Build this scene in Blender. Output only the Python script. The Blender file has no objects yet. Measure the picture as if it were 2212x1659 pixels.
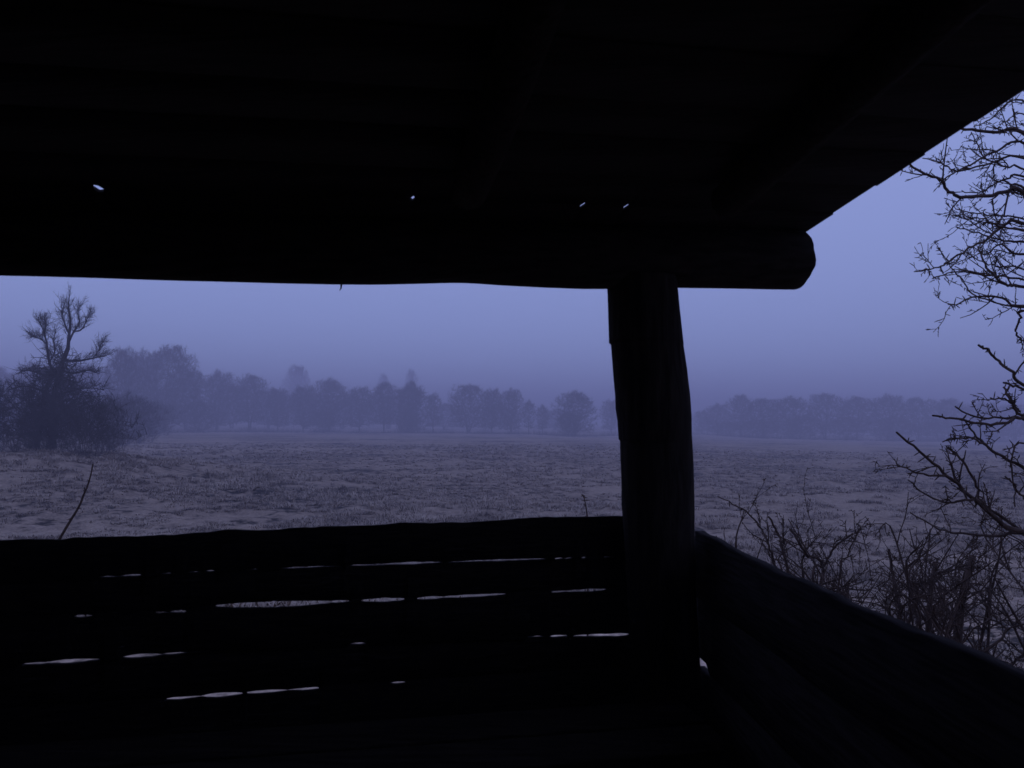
import bpy, math, random
import numpy as np
from mathutils import Vector, Matrix

SC = bpy.context.scene
COL = SC.collection
RAD = math.radians
rng = np.random.default_rng(7)
random.seed(7)

# ------------------------------------------------------------------ camera
EYE = 4.0                       # eye height above the field (the hut stands on a bank)
FPX = 1660.0                    # focal length in 2212-wide picture units
PITCH, ROLL = 2.6, 0.5
cam_d = bpy.data.cameras.new('camera')
cam = bpy.data.objects.new('camera', cam_d)
COL.objects.link(cam)
CM = Matrix.Rotation(RAD(90 + PITCH), 3, 'X') @ Matrix.Rotation(RAD(ROLL), 3, 'Z')
cam.rotation_euler = CM.to_euler()
cam.location = (0, 0, EYE)
cam_d.sensor_width = 36.0
cam_d.lens = FPX / 2212.0 * 36.0
cam_d.dof.use_dof = True           # small phone lens focused far away
cam_d.dof.focus_distance = 150.0
cam_d.dof.aperture_fstop = 10.0
cam_d.clip_start = 0.02
cam_d.clip_end = 6000
SC.camera = cam
CMN = np.array(CM)

# ------------------------------------------------------------------ sky
world = bpy.data.worlds.new('World')
SC.world = world
world.use_nodes = True
wn, wl = world.node_tree.nodes, world.node_tree.links
wn.clear()
SUN_EL, SUN_ROT = 4.0, 160.0
sky = wn.new('ShaderNodeTexSky')
sky.sky_type = 'NISHITA'
sky.sun_disc = False
sky.sun_elevation = RAD(SUN_EL)
sky.sun_rotation = RAD(SUN_ROT)
sky.ozone_density = 6.0
sky.dust_density = 0.5
mixn = wn.new('ShaderNodeMix'); mixn.data_type = 'RGBA'
mixn.inputs['Factor'].default_value = 0.82
mixn.inputs['B'].default_value = (3.70, 4.50, 8.95, 1)      # even cloud veil of a dusk overcast
bg = wn.new('ShaderNodeBackground'); bg.inputs['Strength'].default_value = 0.10
wo = wn.new('ShaderNodeOutputWorld')
wl.new(sky.outputs[0], mixn.inputs['A']); wl.new(mixn.outputs['Result'], bg.inputs['Color'])
wl.new(bg.outputs[0], wo.inputs['Surface'])

sun_d = bpy.data.lights.new('sun', 'SUN')
sun_d.energy = 0.02; sun_d.angle = RAD(40); sun_d.color = (1, 0.95, 0.92)
sun = bpy.data.objects.new('sun', sun_d); COL.objects.link(sun)
sun.rotation_euler = (RAD(90 - SUN_EL), 0, RAD(SUN_ROT + 90))

SC.view_settings.view_transform = 'Standard'
SC.view_settings.look = 'None'
SC.view_settings.exposure = 0.0
SC.view_settings.gamma = 1.0
SC.view_settings.use_curve_mapping = False
SC.render.engine = 'CYCLES'
SC.cycles.max_bounces = 6
SC.cycles.diffuse_bounces = 3
SC.cycles.volume_bounces = 3
SC.cycles.transparent_max_bounces = 8
SC.cycles.use_denoising = True

# ------------------------------------------------------------------ helpers
def ray(px, py):
    v = CMN @ np.array([(px - 1106.0) / FPX, -(py - 829.5) / FPX, -1.0])
    return v
def unproj(px, py, depth):
    v = ray(px, py)
    return np.array([0, 0, EYE]) + v * (depth / v[1])

def link(o, parent=None):
    COL.objects.link(o)
    if parent is not None:
        o.parent = parent
    return o
def tag(o, label=None, cat=None, group=None, kind=None):
    if label: o['label'] = label
    if cat: o['category'] = cat
    if group: o['group'] = group
    if kind: o['kind'] = kind
    return o
def empty(name, loc=(0, 0, 0), **kw):
    o = bpy.data.objects.new(name, None)
    o.location = loc
    o.empty_display_size = 0.2
    link(o)
    return tag(o, **kw)
def fastmesh(name, V, Fs, mat, smooth=False):
    """V (N,3); Fs a list of (M,3) / (M,4) index arrays"""
    V = np.asarray(V, np.float32).reshape(-1, 3)
    me = bpy.data.meshes.new(name)
    me.vertices.add(len(V))
    me.vertices.foreach_set('co', V.ravel())
    Fs = [np.asarray(f, np.int32) for f in Fs if len(f)]
    idx = np.concatenate([f.ravel() for f in Fs])
    tot = np.concatenate([np.full(len(f), f.shape[1], np.int32) for f in Fs])
    me.loops.add(len(idx)); me.loops.foreach_set('vertex_index', idx)
    me.polygons.add(len(tot))
    me.polygons.foreach_set('loop_start', np.concatenate([[0], np.cumsum(tot)[:-1]]).astype(np.int32))
    if smooth:
        me.polygons.foreach_set('use_smooth', np.ones(len(tot), bool))
    me.update(calc_edges=True)
    me.validate()
    me.materials.append(mat)
    return me
def obj(name, me, parent=None, loc=None):
    o = bpy.data.objects.new(name, me)
    link(o, parent)
    if loc is not None: o.location = loc
    return o

def hash2(ix, iy, seed):
    h = (ix.astype(np.int64) * 374761393 + iy.astype(np.int64) * 668265263 + seed * 1442695041) & 0x7fffffff
    h = ((h ^ (h >> 13)) * 1274126177) & 0x7fffffff
    return ((h ^ (h >> 16)) & 0xffff) / 65535.0
def vnoise(x, y, seed=0):
    x = np.asarray(x, float); y = np.asarray(y, float)
    ix = np.floor(x); iy = np.floor(y)
    fx = x - ix; fy = y - iy
    fx = fx * fx * (3 - 2 * fx); fy = fy * fy * (3 - 2 * fy)
    a = hash2(ix, iy, seed); b = hash2(ix + 1, iy, seed)
    c = hash2(ix, iy + 1, seed); d = hash2(ix + 1, iy + 1, seed)
    return (a + (b - a) * fx) * (1 - fy) + (c + (d - c) * fx) * fy

class Tubes:
    """collects tapering tubes (polylines with radii) and ribbons, builds one mesh"""
    def __init__(self): self.t = {}; self.rib = []
    def add(self, pts, rad):
        pts = np.asarray(pts, float); rad = np.asarray(rad, float)
        self.t.setdefault(len(pts), []).append((pts, rad))
    def twig(self, a, b, w):
        self.rib.append((a, b, w))
    def mesh(self, name, mat, sides=4, origin=(0, 0, 0), smooth=True):
        Vs, Fs, off = [], [], 0
        for k, lst in self.t.items():
            P = np.array([p for p, r in lst]); R = np.array([r for p, r in lst])
            N = len(P)
            T = np.gradient(P, axis=1)
            T /= np.linalg.norm(T, axis=2, keepdims=True) + 1e-9
            main = P[:, -1] - P[:, 0]
            main /= np.linalg.norm(main, axis=1, keepdims=True) + 1e-9
            ref = np.where(np.abs(main[:, 2:3]) < 0.8, np.array([[0, 0, 1.0]]), np.array([[1.0, 0, 0]]))
            ref = np.repeat(ref[:, None, :], k, 1)
            U = np.cross(T, ref); U /= np.linalg.norm(U, axis=2, keepdims=True) + 1e-9
            W = np.cross(T, U)
            a = np.arange(sides) * 2 * math.pi / sides
            ring = P[:, :, None, :] + R[:, :, None, None] * (np.cos(a)[None, None, :, None] * U[:, :, None, :] + np.sin(a)[None, None, :, None] * W[:, :, None, :])
            Vs.append(ring.reshape(-1, 3))
            b = (np.arange(N)[:, None, None] * k + np.arange(k - 1)[None, :, None]) * sides
            j = np.arange(sides)[None, None, :]; j2 = (j + 1) % sides
            q = np.stack([b + j, b + j2, b + sides + j2, b + sides + j], -1).reshape(-1, 4) + off
            Fs.append(q); off += N * k * sides
        if self.rib:
            A = np.array([r[0] for r in self.rib]); B = np.array([r[1] for r in self.rib]); w = np.array([r[2] for r in self.rib])
            D = B - A
            S = np.cross(D, rng.normal(size=D.shape)); S /= np.linalg.norm(S, axis=1, keepdims=True) + 1e-9
            V = np.stack([A - S * w[:, None] / 2, A + S * w[:, None] / 2, B], 1).reshape(-1, 3)
            Vs.append(V)
            Fs.append(np.arange(len(V)).reshape(-1, 3) + off)
        return fastmesh(name, np.concatenate(Vs) - np.array(origin), Fs, mat, smooth)

def smoothline(pts, k):
    """Catmull-Rom resample of a polyline to k points"""
    P = np.asarray(pts, float)
    if len(P) == 2: P = np.array([P[0], (P[0] + P[1]) / 2, P[1]])
    Q = np.vstack([2 * P[0] - P[1], P, 2 * P[-1] - P[-2]])
    out = []
    for u in np.linspace(0, len(P) - 1, k):
        i = min(int(u), len(P) - 2); f = u - i
        a, b, c, d = Q[i], Q[i + 1], Q[i + 2], Q[i + 3]
        out.append(0.5 * (2 * b + (c - a) * f + (2 * a - 5 * b + 4 * c - d) * f * f + (3 * b - a - 3 * c + d) * f ** 3))
    return np.array(out)
def unit(v): return v / (np.linalg.norm(v) + 1e-9)

# ------------------------------------------------------------------ materials
def mat(name, ca, cb, scale=4.0, rough=0.9, stretch=(1, 1, 1), bump=0.0, detail=6, lo=0.35, hi=0.65, spec=0.15):
    m = bpy.data.materials.new(name); m.use_nodes = True
    nt = m.node_tree; n, l = nt.nodes, nt.links
    p = n['Principled BSDF']; p.inputs['Roughness'].default_value = rough
    p.inputs['Specular IOR Level'].default_value = spec
    tc = n.new('ShaderNodeTexCoord'); mp = n.new('ShaderNodeMapping'); mp.inputs['Scale'].default_value = stretch
    nz = n.new('ShaderNodeTexNoise'); nz.inputs['Scale'].default_value = scale; nz.inputs['Detail'].default_value = detail
    cr = n.new('ShaderNodeValToRGB')
    cr.color_ramp.elements[0].position = lo; cr.color_ramp.elements[0].color = (*ca, 1)
    cr.color_ramp.elements[1].position = hi; cr.color_ramp.elements[1].color = (*cb, 1)
    l.new(tc.outputs['Object'], mp.inputs[0]); l.new(mp.outputs[0], nz.inputs['Vector'])
    l.new(nz.outputs[0], cr.inputs[0]); l.new(cr.outputs[0], p.inputs['Base Color'])
    if bump:
        b = n.new('ShaderNodeBump'); b.inputs['Strength'].default_value = bump; b.inputs['Distance'].default_value = 0.01
        l.new(nz.outputs[0], b.inputs['Height']); l.new(b.outputs[0], p.inputs['Normal'])
    return m
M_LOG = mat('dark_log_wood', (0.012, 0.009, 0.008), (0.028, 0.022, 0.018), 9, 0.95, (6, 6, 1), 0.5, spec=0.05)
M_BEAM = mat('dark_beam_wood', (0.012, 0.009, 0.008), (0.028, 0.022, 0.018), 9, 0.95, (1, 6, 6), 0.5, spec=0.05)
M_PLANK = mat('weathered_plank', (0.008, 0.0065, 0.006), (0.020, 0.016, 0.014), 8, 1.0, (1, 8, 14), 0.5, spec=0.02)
M_SIDE = mat('side_plank_lit', (0.020, 0.017, 0.017), (0.046, 0.039, 0.039), 8, 1.0, (8, 1, 14), 0.5, spec=0.02)  # lighter copy of the plank wood: faint light on the parapet put into colour
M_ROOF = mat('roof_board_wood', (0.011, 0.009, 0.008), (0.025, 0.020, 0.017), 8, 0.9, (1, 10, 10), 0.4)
M_BARK = mat('bare_bark', (0.030, 0.024, 0.022), (0.060, 0.050, 0.046), 14, 0.9, (1, 1, 0.4), 0.4)
M_TWIG = mat('twig_bark', (0.045, 0.028, 0.022), (0.085, 0.056, 0.044), 20, 0.85)
M_FARBARK = mat('alder_bark', (0.045, 0.038, 0.036), (0.085, 0.072, 0.068), 2, 0.95)
M_FARTWIG = mat('alder_twigs', (0.042, 0.032, 0.034), (0.078, 0.060, 0.062), 0.8, 0.95)
M_DARKTWIG = mat('hawthorn_twigs', (0.030, 0.026, 0.028), (0.055, 0.047, 0.050), 0.8, 0.95)

def ground_material():
    m = bpy.data.materials.new('tussocky_meadow'); m.use_nodes = True
    nt = m.node_tree; n, l = nt.nodes, nt.links
    p = n['Principled BSDF']; p.inputs['Roughness'].default_value = 1.0; p.inputs['Specular IOR Level'].default_value = 0.05
    tc = n.new('ShaderNodeTexCoord')
    def noise(scale, detail, rough=0.55):
        z = n.new('ShaderNodeTexNoise'); z.inputs['Scale'].default_value = scale; z.inputs['Detail'].default_value = detail
        z.inputs['Roughness'].default_value = rough
        l.new(tc.outputs['Object'], z.inputs['Vector']); return z
    a = noise(1.8, 5, 0.66); b = noise(0.13, 3); c = noise(14.0, 4, 0.75); d = noise(0.028, 3)
    def madd(x, k, y):
        q = n.new('ShaderNodeMath'); q.operation = 'MULTIPLY_ADD'; q.inputs[1].default_value = k
        l.new(x, q.inputs[0]); l.new(y, q.inputs[2]); return q.outputs[0]
    v = madd(b.outputs[0], 0.60, a.outputs[0])
    v = madd(d.outputs[0], 0.75, v)
    cr = n.new('ShaderNodeValToRGB'); e = cr.color_ramp.elements
    e[0].position = 0.665; e[0].color = (0.026, 0.022, 0.018, 1)  # dark flecks: soil and sedge, plus shade between tussocks painted in
    e[1].position = 0.83; e[1].color = (0.33, 0.264, 0.208, 1)
    k = e.new(0.725); k.color = (0.225, 0.177, 0.138, 1)
    nm = n.new('ShaderNodeMath'); nm.operation = 'MULTIPLY'; nm.inputs[1].default_value = 0.65; l.new(v, nm.inputs[0]); l.new(nm.outputs[0], cr.inputs[0])
    mx = n.new('ShaderNodeMix'); mx.data_type = 'RGBA'; mx.blend_type = 'MULTIPLY'; mx.inputs['Factor'].default_value = 0.9
    cr2 = n.new('ShaderNodeValToRGB'); cr2.color_ramp.elements[0].position = 0.3; cr2.color_ramp.elements[0].color = (0.28, 0.26, 0.25, 1); cr2.color_ramp.elements[1].position = 0.7; cr2.color_ramp.elements[1].color = (1.25, 1.2, 1.15, 1)
    l.new(c.outputs[0], cr2.inputs[0]); l.new(cr.outputs[0], mx.inputs['A']); l.new(cr2.outputs[0], mx.inputs['B'])
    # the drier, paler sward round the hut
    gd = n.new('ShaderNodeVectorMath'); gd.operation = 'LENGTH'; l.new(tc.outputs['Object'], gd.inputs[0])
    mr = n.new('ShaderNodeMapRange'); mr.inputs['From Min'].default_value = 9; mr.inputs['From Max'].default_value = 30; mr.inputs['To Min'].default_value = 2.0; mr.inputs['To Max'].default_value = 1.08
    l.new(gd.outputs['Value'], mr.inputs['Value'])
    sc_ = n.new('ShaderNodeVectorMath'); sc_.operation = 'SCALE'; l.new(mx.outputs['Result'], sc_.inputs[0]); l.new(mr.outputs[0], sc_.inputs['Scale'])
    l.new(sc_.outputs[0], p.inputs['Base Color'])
    return m
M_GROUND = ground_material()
M_GRASS = mat('dead_straw_grass', (0.20, 0.156, 0.122), (0.41, 0.33, 0.265), 0.6, 1.0, spec=0.05)

# ------------------------------------------------------------------ terrain
HUT = np.array([-0.6, 1.2])
def base_height(x, y):
    x = np.asarray(x, float); y = np.asarray(y, float)
    r = np.hypot(x - HUT[0], y - HUT[1])
    t = np.clip((r - 3.2) / 8.0, 0, 1)
    bank = 2.66 * (1 - t * t * (3 - 2 * t))
    xr = np.clip(x - 15, 0, 260)
    dip = -0.0125 * xr * np.clip((y - 20) / 120, 0, 1)
    roll = 0.35 * (vnoise(x / 37, y / 37, 3) - 0.5) * np.clip((r - 12) / 20, 0, 1)
    rise = 1.75 * np.exp(-(((x + 26) / 11) ** 2 + ((y - 40) / 13) ** 2)) - 1.5 * np.clip((y - 80) / 170, 0, 1)
    return bank + dip + roll + rise
def hummock(x, y):
    r = np.hypot(x - HUT[0], y - HUT[1])
    k = np.clip((r - 3.4) / 3.0, 0, 1)
    h = vnoise(x / 1.1, y / 1.1, 11) ** 2 * 0.20 + vnoise(x / 0.36, y / 0.36, 12) * 0.10 + vnoise(x / 6, y / 6, 13) * 0.12
    return h * k
def gz(x, y): return base_height(x, y) + hummock(x, y)

def build_ground():
    front = np.linspace(RAD(38), RAD(142), 620)
    back = np.linspace(RAD(142), RAD(398), 60)[1:-1]
    ang = np.concatenate([front, back]); na = len(ang)
    rr = np.concatenate([np.linspace(0.6, 10, 24), 10 * np.exp(np.linspace(0.012, math.log(150), 300))])
    A, R = np.meshgrid(ang, rr)
    X = R * np.cos(A); Y = R * np.sin(A)
    Z = gz(X, Y)
    nr = len(rr)
    V = np.stack([X, Y, Z], -1).reshape(-1, 3)
    i = np.arange(nr - 1)[:, None]; j = np.arange(na)[None, :]; j2 = (j + 1) % na
    Q = np.stack([i * na + j, i * na + j2, (i + 1) * na + j2, (i + 1) * na + j], -1).reshape(-1, 4)
    Q = Q[:, ::-1]
    V = np.vstack([V, [[0, 0, float(gz(0, 0))]]])
    c = len(V) - 1
    T = np.stack([np.arange(na), np.full(na, c), (np.arange(na) + 1) % na], -1)
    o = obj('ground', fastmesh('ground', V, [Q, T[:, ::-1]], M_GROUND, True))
    tag(o, 'pale tussocky winter meadow spreading out to the misty tree line', 'meadow', kind='structure')
build_ground()

def build_grass():
    N = 52000
    # tussock centres, thinning out with distance, only where the meadow can be seen
    r = 6.0 * np.exp(rng.random(N) ** 0.75 * math.log(130 / 6.0))
    a = RAD(90) + (rng.random(N) - 0.5) * RAD(86)
    x = r * np.cos(a); y = r * np.sin(a)
    keep = (vnoise(x / 1.3, y / 1.3, 11) + 0.6 * vnoise(x / 5, y / 5, 21) > 0.60 + 0.25 * rng.random(N)) & (np.hypot(x - HUT[0], y - HUT[1]) > 4.6)
    x, y, r = x[keep], y[keep], r[keep]
    nb = 20
    n = len(x)
    z = gz(x, y)
    size = (0.10 + 0.15 * rng.random(n)) * (0.5 + 1.1 * vnoise(x / 14, y / 14, 31))
    th = rng.random((n, nb)) * 2 * math.pi
    out = 0.6 + 1.5 * rng.random((n, nb))
    h = size[:, None] * (0.35 + 0.65 * rng.random((n, nb)))
    root = 0.22 * rng.random((n, nb))
    dx, dy = np.cos(th), np.sin(th)
    cx, cy, cz = x[:, None], y[:, None], z[:, None] - 0.03
    w = 0.004 + 0.005 * rng.random((n, nb)) + 0.00022 * r[:, None]
    sx, sy = -dy * w, dx * w
    p0 = np.stack([cx + dx * root, cy + dy * root, cz + 0 * h], -1)
    p1 = np.stack([cx + dx * (root + out * h * 0.45), cy + dy * (root + out * h * 0.45), cz + h * 0.85], -1)
    p2 = np.stack([cx + dx * (root + out * h * 1.15), cy + dy * (root + out * h * 1.15), cz + h * (0.55 + 0.5 * rng.random((n, nb)))], -1)
    S = np.stack([sx, sy, 0 * sx], -1)
    V = np.stack([p0 - S, p0 + S, p1 + S * 0.8, p1 - S * 0.8, p2], 2).reshape(-1, 3)
    b = np.arange(n * nb)[:, None] * 5
    Q = b + np.array([[0, 1, 2, 3]]); T = b + np.array([[3, 2, 4]])
    o = obj('grass', fastmesh('grass', V, [Q, T], M_GRASS))
    tag(o, 'dead straw coloured grass tussocks covering the meadow', 'grass', kind='stuff')
build_grass()

# ------------------------------------------------------------------ the hut
ALPHA = RAD(11.3)
O2 = np.array([0.42, 2.2])
DV = np.array([math.cos(ALPHA), math.sin(ALPHA)])          # along the front wall, to the right
NV = np.array([math.sin(ALPHA), -math.cos(ALPHA)])         # into the hut, towards the viewer
def W(s, t, z):
    p = O2 + DV * s + NV * t
    return np.array([p[0], p[1], z])
def hit_t(px, py, t):
    """(s, z) where the sight line meets the upright plane at depth t of the hut"""
    v = ray(px, py)
    k = (t + NV @ O2) / (NV @ v[:2])
    q = v * k
    return float(DV @ (q[:2] - O2)), float(EYE + q[2])
def hit_s(px, py, s):
    v = ray(px, py)
    k = (s + DV @ O2) / (DV @ v[:2])
    q = v * k
    return float(NV @ (q[:2] - O2)), float(EYE + q[2])

hut = empty('wooden_shelter', tuple(W(0, 0, 2.70)), label='dark log and plank shelter with a wide opening, seen from inside', cat='shelter')
HUTLOC = np.array(hut.location)
FLOOR = 2.75
def hobj(name, me): return obj(name, me, hut)
def hmesh(name, V, F, m, smooth=False):
    return fastmesh(name, np.asarray(V) - HUTLOC, F, m, smooth)

def strip(name, ss, lo, hi, place, thick, m):
    """a plank: long axis samples ss, lower/upper edge lo/hi, place(s, e, k): k 0 = near face, 1 = far face"""
    n = len(ss)
    V = np.array([[place(s, e, k) for (e, k) in ((l, 0), (h, 0), (h, 1), (l, 1))] for s, l, h in zip(ss, lo, hi)]).reshape(-1, 3)
    i = np.arange(n - 1)[:, None] * 4; j = np.arange(4)[None, :]; j2 = (j + 1) % 4
    Q = np.stack([i + j, i + j2, i + 4 + j2, i + 4 + j], -1).reshape(-1, 4)
    caps = np.array([[3, 2, 1, 0], [(n - 1) * 4 + q for q in range(4)]])
    return hobj(name, hmesh(name, V, [Q, caps], m))
def box(name, s0, s1, t0, t1, z0, z1, m, jit=0.0):
    V = np.array([W(s, t, z) for s in (s0, s1) for t in (t0, t1) for z in (z0, z1)])
    V = V + (rng.random(V.shape) - 0.5) * jit
    F = np.array([[0, 1, 3, 2], [4, 6, 7, 5], [0, 4, 5, 1], [2, 3, 7, 6], [0, 2, 6, 4], [1, 5, 7, 3]])
    return hobj(name, hmesh(name, V, [F], m))

S_LEFT, T_BACK = -3.1, 3.1
# roof plane z = RA + RB s + RC t
s0, z0 = hit_t(1743, 500, 0.0)
s1, z1 = hit_t(212, 405, 0.15)
t2, z2 = hit_s(2212, 195, s0)
mA = np.linalg.solve(np.array([[1, s0, 0], [1, s1, 0.15], [1, s0, t2]]), np.array([z0, z1, z2]))
RA, RB, RC = mA
def roofz(s, t): return RA + RB * s + RC * t
def hit_roof(px, py):
    v = ray(px, py)
    # EYE + k vz = RA + RB*(DV.(k v - O2)) + RC*(NV.(k v - O2))
    k = (RA - RB * (DV @ O2) - RC * (NV @ O2) - EYE) / (v[2] - RB * (DV @ v[:2]) - RC * (NV @ v[:2]))
    q = v[:2] * k - O2
    return float(DV @ q), float(NV @ q)

# --- front planks with the light slits between them
TW = -0.105                     # inner face of the planks
TH = 0.020
def edge_profile(pts, t=TW):
    a = sorted(hit_t(x, y, t) for x, y in pts)
    return np.array([p[0] for p in a]), np.array([p[1] for p in a])
SILL = [(-150, 1174), (0, 1168), (80, 1166), (190, 1163), (330, 1157), (470, 1149), (640, 1143), (800, 1136), (880, 1131), (960, 1130), (1080, 1124), (1150, 1119), (1230, 1119), (1345, 1117), (1450, 1114)]
LINES = [
    [(-100, 1262), (210, 1248), (465, 1234), (755, 1223), (1000, 1214), (1190, 1208), (1320, 1204), (1450, 1200)],
    [(-100, 1349), (155, 1334), (400, 1322), (465, 1311), (640, 1306), (760, 1300), (880, 1296), (1095, 1285), (1310, 1275), (1450, 1268)],
    [(-100, 1448), (40, 1438), (215, 1426), (405, 1411), (775, 1392), (1140, 1377), (1360, 1373), (1450, 1371)],
    [(-100, 1545), (360, 1513), (500, 1502), (690, 1489), (860, 1477), (1300, 1449), (1450, 1440)],
]
OPEN = [   # (x0, x1, visible px height)
    [(205, 258, 1.5), (255, 308, 3.5), (340, 375, 1), (400, 440, 1), (440, 468, 2.5), (525, 560, 2), (605, 742, 3.5), (752, 960, 6.5), (955, 1192, 4), (1197, 1217, 3), (1220, 1240, 3), (1255, 1272, 3), (1300, 1328, 3)],
    [(152, 198, 5), (330, 362, 3), (362, 402, 5.5), (462, 720, 12), (716, 756, 3.5), (778, 878, 7.5), (900, 960, 5.5), (956, 1098, 6), (1190, 1230, 3.5), (1225, 1313, 6.5)],
    [(38, 100, 5), (90, 217, 9), (260, 352, 9), (345, 408, 4.5), (754, 792, 5), (1138, 1185, 4), (1187, 1232, 6), (1234, 1365, 9)],
    [(352, 440, 4), (436, 525, 9.5), (528, 620, 5), (618, 692, 2.5), (845, 878, 3)],
]
ss = np.linspace(S_LEFT, 0.10, 520)
def jitter(seed, amp, wl=0.05): return (vnoise(ss / wl, ss * 0 + seed, seed) - 0.5) * amp
edges_lo, edges_hi = [], []
for li, pts in enumerate(LINES):
    px_s, px_z = edge_profile(pts)
    zc = np.interp(ss, px_s, px_z)
    gap = np.full(len(ss), -0.012)                       # closed: the planks lap
    for (xa, xb, hpx) in OPEN[li]:
        yy = np.interp((xa + xb) / 2, [p[0] for p in pts], [p[1] for p in pts])
        sa, zz = hit_t(xa, yy, TW); sb, _ = hit_t(xb, yy, TW)
        q = W((sa + sb) / 2, TW, 0)
        vis = 0.76 * hpx / FPX * q[1]
        tan = (EYE - zz) / q[1]
        need = vis + TH * tan
        u = np.clip((ss - sa) / (sb - sa), 0, 1)
        pk = 0.2 + 0.6 * float(hash2(np.array([xa]), np.array([xb]), li)[0])
        prof = np.where(u < pk, u / pk, (1 - u) / (1 - pk)) ** 0.28
        prof = np.clip(prof, 0, 1) * (0.80 + 0.30 * vnoise(ss / 0.11, ss * 0 + li, 40 + li) + 0.12 * vnoise(ss / 0.02, ss * 0 + li, 46 + li))
        inside = (ss > sa) & (ss < sb)
        gap = np.where(inside, np.maximum(gap, need * prof + 0 * ss), gap)
    edges_hi.append(zc + gap / 2 + jitter(54 + li, 0.0012, 0.02))   # lower edge of the upper plank
    edges_lo.append(zc - gap / 2 + jitter(58 + li, 0.0010, 0.015))
sp, zp = edge_profile(SILL)
top = np.interp(ss, sp, zp) + jitter(60, 0.007, 0.09) + jitter(61, 0.004, 0.03)
bounds_hi = [top] + edges_lo
bottoms = edges_hi + [np.full(len(ss), 2.62)]
for i in range(5):
    off = 0.0 if i % 2 == 0 else -0.006
    strip('wall_plank', ss, bottoms[i] if i < 4 else np.full(len(ss), 3.02), bounds_hi[i],
          lambda s, e, k, off=off: W(s, TW + off - TH * k, e), TH, M_PLANK)
zb = 3.03
for i in range(3):
    box('wall_plank', S_LEFT, 0.10, TW - TH - 0.004 * (i % 2), TW - 0.004 * (i % 2) + 0.001, zb - 0.17, zb + 0.006, M_PLANK); zb -= 0.163

# --- corner post
PL = [(600, 1311), (624, 1312), (680, 1314), (741, 1316), (743, 1319.5), (800, 1324), (850, 1328), (880, 1329), (910, 1334), (950, 1337), (953, 1340), (1000, 1341), (1090, 1343), (1140, 1347), (1250, 1353), (1375, 1360), (1500, 1366)]
PR = [(600, 1462), (622, 1463), (660, 1467), (700, 1471), (745, 1475.5), (748, 1475), (800, 1483), (850, 1489), (905, 1493), (940, 1493), (1000, 1496), (1080, 1498), (1130, 1499), (1300, 1504), (1430, 1511), (1500, 1516)]
def log_mesh(name, rings, m, seg=28, rough=0.004, seed=1, caps=True):
    """rings: (centre, axis_u, axis_v, radius)"""
    a = np.arange(seg) * 2 * math.pi / seg
    V = []
    for i, (c, u, v, r) in enumerate(rings):
        nz = (vnoise(np.cos(a) * 3 + 9, np.sin(a) * 3 + i * 0.21, seed) - 0.5) * rough * 2 * min(1, r / 0.05)
        ru = r + nz * np.abs(np.sin(a))
        V.append(c[None] + np.cos(a)[:, None] * u[None] * (r + nz * 0.25)[:, None] + np.sin(a)[:, None] * v[None] * ru[:, None])
    V = np.array(V).reshape(-1, 3)
    n = len(rings)
    i = np.arange(n - 1)[:, None] * seg; j = np.arange(seg)[None]; j2 = (j + 1) % seg
    Q = np.stack([i + j, i + j2, i + seg + j2, i + seg + j], -1).reshape(-1, 4)
    V = np.vstack([V, [rings[0][0]], [rings[-1][0]]])
    jj = np.arange(seg)
    T = np.concatenate([np.stack([(jj + 1) % seg, jj, np.full(seg, n * seg)], -1),
                        np.stack([(n - 1) * seg + jj, (n - 1) * seg + (jj + 1) % seg, np.full(seg, n * seg + 1)], -1)])
    return hmesh(name, V, [Q, T], m, True)
rings = []
ys = sorted(set([p[0] for p in PL] + [p[0] for p in PR] + list(range(606, 1500, 14))))
PD = 2.2
for y in ys:
    xl = np.interp(y, [p[0] for p in PL], [p[1] for p in PL]); xr = np.interp(y, [p[0] for p in PR], [p[1] for p in PR])
    a, b = unproj(xl, y, PD), unproj(xr, y, PD)
    rings.append(((a + b) / 2, np.array([1.0, 0, 0]), np.array([0, 1.0, 0]), float(np.linalg.norm(b - a)) / 2 * 0.996))
c = rings[-1]; rings.append((np.array([c[0][0] + 0.02, c[0][1], 2.60]), c[1], c[2], c[3] * 1.05))
hobj('post', log_mesh('post', rings, M_LOG, 32, 0.004, 5))

# --- wall plate log over the opening
BB = [(-150, 589), (0, 594), (90, 596), (180, 599), (300, 603), (400, 606), (600, 611), (720, 614), (800, 614), (900, 612), (985, 610), (1030, 612), (1080, 616), (1180, 621), (1260, 624), (1312, 624), (1400, 622), (1463, 621), (1600, 623), (1725, 625)]
bs, bz = edge_profile(BB, 0.0)
smax = hit_t(1722, 625, 0.0)[0]
rings = []
def beam_r(s): return 0.086 + 0.004 * (vnoise(s / 0.4, 0.3, 71) - 0.5)
up = np.array([0, 0, 1.0]); nv3 = np.array([NV[0], NV[1], 0])
for s in np.linspace(S_LEFT - 0.3, smax, 130):
    zb_ = float(np.interp(s, bs, bz)); zt = roofz(s, -0.01) + 0.002
    r = (zt - zb_) / 2
    rings.append((W(s, 0, (zt + zb_) / 2), up, nv3, r))
c0, r0 = rings[-1][0], rings[-1][3]
dv3 = np.array([DV[0], DV[1], 0])
for ds, k in ((0.006, 0.985), (0.010, 0.94), (0.011, 0.5)):
    rings.append((c0 + dv3 * ds, up, nv3, r0 * k))
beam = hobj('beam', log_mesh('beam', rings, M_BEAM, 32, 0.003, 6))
for v in beam.data.vertices:                               # roughly sawn end
    p_ = np.array(v.co) + HUTLOC
    if float(DV @ (p_[:2] - O2)) > smax + 0.001:
        k_ = 0.016 * (float(vnoise(p_[1] * 40, p_[2] * 30, 77)) - 0.6) - 0.10 * max(0.0, (c0[2] - p_[2]) - 0.045)
        v.co = np.array(v.co) + dv3 * k_
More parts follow.
